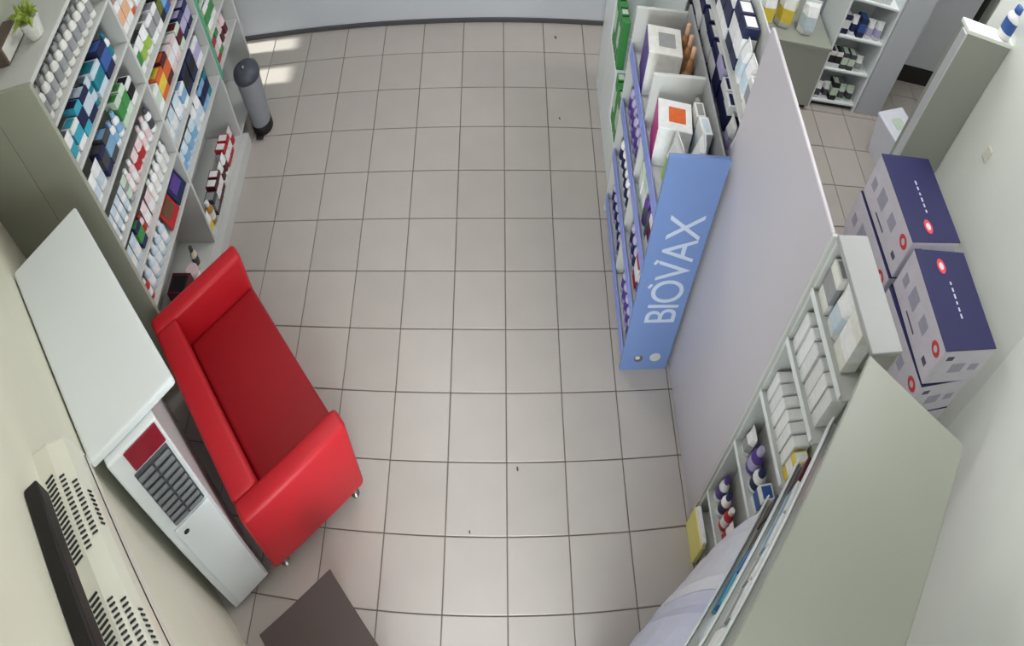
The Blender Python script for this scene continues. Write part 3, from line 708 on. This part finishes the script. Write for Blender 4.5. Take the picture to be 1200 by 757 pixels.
# things on top of the left shelving
bx = thing('picture_box', 'dark brown box with pale picture front on top of the left shelving', 'box', (-2.265, -0.42, 1.972), 0.0)
box('box_body', -0.045, 0.045, -0.08, 0.10, 0, 0.09, mat('dull_brown_card', (96, 84, 74), .6), bx, 0.003)
box('picture', 0.045, 0.048, -0.07, 0.09, 0.01, 0.08, pm('offwhite'), bx, 0)
pot = thing('potted_plant', 'small leafy green plant in pot on top of the left shelving', 'plant', (-2.11, -0.36, 1.972))
link('pot', lathe_me([(0.035, 0), (0.04, 0.01), (0.052, 0.085), (0.055, 0.09), (0.046, 0.088)], [pm('offwhite')], 16), pot)
bm = bmesh.new()
def leaf(bm, base, ang, ln, wd, lift):
    d = Vector((math.cos(ang), math.sin(ang), lift)).normalized(); s_ = Vector((-math.sin(ang), math.cos(ang), 0))
    p0 = Vector(base); vs = [bm.verts.new(p0), bm.verts.new(p0 + d * ln * .45 + s_ * wd), bm.verts.new(p0 + d * ln - Vector((0, 0, ln * .25))), bm.verts.new(p0 + d * ln * .45 - s_ * wd), bm.verts.new(p0 + d * ln * .5 + Vector((0, 0, .012)))]
    for a, b_ in ((0, 1), (1, 2), (2, 3), (3, 0)):
        bm.faces.new((vs[a], vs[b_], vs[4]))
for k in range(26):
    leaf(bm, (random.uniform(-.02, .02), random.uniform(-.02, .02), 0.085), random.uniform(0, 6.28), random.uniform(.08, .14), .016, random.uniform(.3, 1.6))
link('foliage', finish(bm, 'foliage', mat('leaf_green', (150, 172, 70), 0.5, 0.15, 30, rand=.1)), pot)

# blue stand: boards face the shop (-x); goods from the near end
BW = 'in the blue display stand'
BN2 = ('near', 'far')
ST = {
    (0, 0): [(B, 6, .055, .05, .18, 'lilac', 'purple')], (1, 0): [(B, 7, .055, .05, .18, 'lilac', 'navy')],
    (0, 1): [(B, 2, .055, .05, .19, 'white', 'blue'), (C_, 1, .07, .06, .18, 'red', 'white'), (B, 3, .055, .05, .19, 'lilac', 'navy')], (1, 1): [(B, 7, .052, .05, .19, 'white', 'navy')],
    (0, 2): [(C_, 2, .06, .06, .18, 'white', 'maroon'), (B, 2, .055, .05, .19, 'purple', 'darkgrey'), (C_, 2, .065, .06, .17, 'paleg', 'white')], (1, 2): [(B, 7, .052, .05, .19, 'lilac', 'purple')],
}
for (h_, lv), items in ST.items():
    y0 = (BY0 + 0.022, -0.064)[h_]; L = ((-0.088) - y0, BY1 - 0.02 - y0)[h_]
    fill((BX0 + 0.016, y0), (0, 1), (1, 0), L, BLEV[lv], items, '%s shelf, %s half of blue stand' % (('bottom', 'second', 'third')[lv], BN2[h_]), 'goods in the blue display stand', rows=2)
# open top tray of the blue stand
def big_box(x, y, z, w, d, h, rz, tilt, c1, c2, c3, label):
    o = thing('gift_carton', label, 'carton', (x, y, z), rz, 'cartons in the top tray of the blue stand')
    b_ = link('carton_body', box_me(w, d, h, pm(c1), 0.003), o)
    link('side_stripe', box_me(0.003, d * 0.98, h * 0.96, pm(c2), 0), o, (-w / 2 - 0.001, 0, h * 0.02))
    link('lid_print', box_me(w * 0.5, d * 0.5, 0.002, pm(c3), 0), o, (0.01, 0.0, h - 0.0005))
    return o
ZT = BLEV[3] + 0.001
big_box(BX0 + 0.115, -0.22, ZT, .17, .16, .20, -0.15, 0, 'white', 'magenta', 'orange', 'white carton with magenta side and orange emblem, top of blue stand')
big_box(BX0 + 0.122, 0.18, ZT, .18, .18, .23, -0.1, 0, 'offwhite', 'purple', 'grey', 'white carton with purple side, far half of the blue stand top')
TOPW = 'in near top tray of blue stand'
product('pouch', .11, .08, .27, 'white', 'lime', (BX0 + 0.09, -0.42, ZT), -1.4, 'white pouch with lime print ' + TOPW, 'goods in the blue display stand')
product('pouch', .11, .08, .30, 'white', 'palepink', (BX0 + 0.2, -0.43, ZT), -1.7, 'white pouch with pale pink print ' + TOPW, 'goods in the blue display stand')
product('carton', .09, .05, .25, 'white', 'paleblue', (BX0 + 0.240, -0.315, ZT), -1.5, 'white carton with pale blue band ' + TOPW, 'goods in the blue display stand')
product('carton', .08, .05, .22, 'offwhite', 'grey', (BX0 + 0.242, -0.20, ZT), -1.57, 'off-white carton with grey band ' + TOPW, 'goods in the blue display stand')
product('bottle', .05, .05, .2, 'white', 'grey', (BX0 + 0.25, -0.125, ZT), 0, 'white bottle with grey cap ' + TOPW, 'goods in the blue display stand')
product('pouch', .12, .07, .15, 'white', 'lilac', (BX0 + 0.10, 0.01, ZT), -1.3, 'white pouch with lilac print in far top tray of blue stand', 'goods in the blue display stand')
product('pouch', .12, .07, .16, 'white', 'grey', (BX0 + 0.21, 0.02, ZT), -1.7, 'white pouch with grey print in far top tray of blue stand', 'goods in the blue display stand')
for k in range(3):
    product('bottle', .042, .042, .27, 'bronze', 'peach', (BX0 + 0.257, 0.10 + 0.075 * k, ZT), 0, '%s bronze bottle from near in the far top tray of the blue stand' % NTH[k], 'bronze bottles in the blue stand')
# green packs on the tiers
for k in range(3):
    for j in range(4):
        product('carton', .05, .05, .30, 'green', 'paleg' if j % 2 else 'green', (0.86 - 0.10, 0.95 - 0.45 + k * 0.3 + 0.045 + j * 0.066, 0.30 + 0.28 * k), -math.pi / 2, '%s tall green carton from near, %s tier of the green stand' % (NTH[j], ('near', 'middle', 'far')[k]), 'green cartons on the tiered stand')
# far counter shelf
fill((1.034, -0.44), (0, 1), (1, 0), 1.32, FLEV[1], [(P, 2, .08, .05, .16, 'white', 'lilac'), (C_, 2, .08, .075, .18, 'white', 'navy'), (C_, 1, .10, .075, .2, 'lilac', 'navy'), (C_, 8, .10, .075, .18, 'navy', 'white')], 'lower shelf behind the blue stand', 'packs behind the blue stand')
fill((1.034, -0.44), (0, 1), (1, 0), 1.32, FLEV[2], [(C_, 1, .08, .075, .14, 'offwhite', 'grey'), (P, 2, .08, .06, .17, 'white', 'paleblue'), (C_, 2, .08, .075, .2, 'navy', 'white'), (C_, 2, .10, .075, .2, 'white', 'navy'), (C_, 6, .10, .075, .2, 'navy', 'lilac')], 'upper shelf behind the blue stand', 'packs behind the blue stand')
# display rack beside the partition: from the partition end towards the camera
RW = ('bottom', 'second', 'third', 'fourth', 'top')
RK = {4: [(C_, 1, .07, .06, .15, 'offwhite', 'grey'), (P, 1, .08, .05, .16, 'white', 'paleblue'), (C_, 1, .08, .06, .17, 'offwhite', 'white'), (P, 1, .07, .05, .15, 'white', 'grey')],
      3: [(C_, 7, .039, .07, .15, 'white', 'white')],
      2: [(C_, 6, .036, .07, .13, 'white', 'white'), (C_, 1, .04, .06, .12, 'yellow', 'white')],
      1: [(P, 1, .06, .05, .14, 'white', 'grey'), (B, 1, .06, .06, .15, 'purple', 'lilac'), (B, 1, .06, .06, .13, 'white', 'navy'), (C_, 1, .06, .06, .12, 'white', 'blue')],
      0: [(B, 1, .05, .05, .2, 'white', 'purple'), (B, 1, .05, .05, .18, 'white', 'navy'), (B, 1, .05, .05, .17, 'red', 'white'), (P, 1, .06, .05, .15, 'white', 'red')]}
for lv, items in RK.items():
    fill((RX0 + 0.006, RY1 - 0.016), (0, -1), (1, 0), RY1 - RY0 - 0.02, RLEV[lv], items, '%s shelf of rack beside partition' % RW[lv], 'packs on the rack beside the partition', end='from partition')
yb = thing('leaflet_box', 'yellow and white leaflet box at the foot of the rack', 'box', (0.993, -1.37, 0))
box('box_body', -0.014, 0.014, -0.12, 0.06, 0, 0.20, mat('pale_yellow_card', (228, 218, 130), .5), yb, 0.003)
box('leaflets', -0.010, 0.010, -0.11, 0.05, 0.15, 0.235, pm('white'), yb, 0.002)
# diagonal corner rack
ux, uy = -0.727, -0.687; vx, vy = 0.687, -0.727
DW = ('bottom', 'second', 'third', 'fourth', 'fifth', 'top')
DK = {5: [(P, 1, .1, .06, .12, 'white', 'grey'), (C_, 1, .12, .05, .10, 'palepink', 'magenta'), (P, 2, .11, .07, .15, 'white', 'offwhite'), (P, 2, .11, .07, .16, 'offwhite', 'grey')],
      4: [(C_, 1, .09, .05, .10, 'maroon', 'darkgrey'), (C_, 2, .10, .06, .12, 'white', 'sky'), (C_, 2, .10, .06, .13, 'white', 'grey'), (P, 1, .11, .06, .14, 'white', 'white')],
      3: [(C_, 2, .09, .05, .10, 'darkgrey', 'brown'), (C_, 1, .10, .06, .12, 'blue', 'cyan'), (C_, 1, .10, .06, .12, 'cyan', 'blue'), (P, 3, .11, .06, .14, 'white', 'paleblue')]}
for lv, items in DK.items():
    o0 = (TLX + ux * 0.05 + vx * 0.012, TLY + uy * 0.05 + vy * 0.012)
    fill(o0, (ux, uy), (vx, vy), 0.90, DLEV[lv], items, '%s shelf of corner rack' % DW[lv], 'goods on the corner rack', setback=0.012 + DST[lv], end='from partition')
# packages on the low cabinet, storage shelf goods, bottle on the tall cabinet
for k, (x, y, c1, c2) in enumerate(((1.98, 1.45, 'white', 'yellow'), (2.16, 1.47, 'offwhite', 'yellow'), (2.35, 1.44, 'white', 'paleblue'), (2.08, 1.68, 'yellow', 'white'), (2.28, 1.66, 'yellow', 'cream'))):
    product('pouch', .15, .13, .24, c1, c2, (x, y, 0.545), random.uniform(-.2, .2), '%s package with %s print on the low cabinet behind the partition' % (nice(c1), nice(c2)), 'packages on the low cabinet')
for lv, items in {0: [(P, 2, .07, .06, .13, 'white', 'darkgrey'), (C_, 1, .07, .08, .15, 'black', 'paleg'), (P, 2, .08, .06, .13, 'paleg', 'darkgrey')],
                  1: [(C_, 2, .06, .08, .13, 'white', 'black'), (C_, 2, .06, .08, .13, 'darkgrey', 'paleg'), (P, 1, .08, .06, .12, 'white', 'grey')],
                  2: [(C_, 1, .07, .08, .15, 'navy', 'white'), (P, 1, .07, .06, .15, 'white', 'navy'), (C_, 1, .07, .08, .15, 'navy', 'blue'), (P, 2, .08, .06, .15, 'white', 'lilac')],
                  3: [(C_, 2, .08, .08, .15, 'white', 'paleblue'), (C_, 2, .08, .08, .16, 'white', 'grey')]}.items():
    fill((2.86 - 0.235, 1.42 - 0.05), (1, 0), (0, 1), 0.44, WLEV[lv], items, '%s board of white storage shelf' % ('bottom', 'second', 'third', 'top')[lv], 'goods on the white storage shelf', end='from left')
product('bottle', .09, .09, .2, 'white', 'blue', (2.87, 0.165, 1.726), 0, 'white bottle with blue cap on top of the tall cabinet', None)
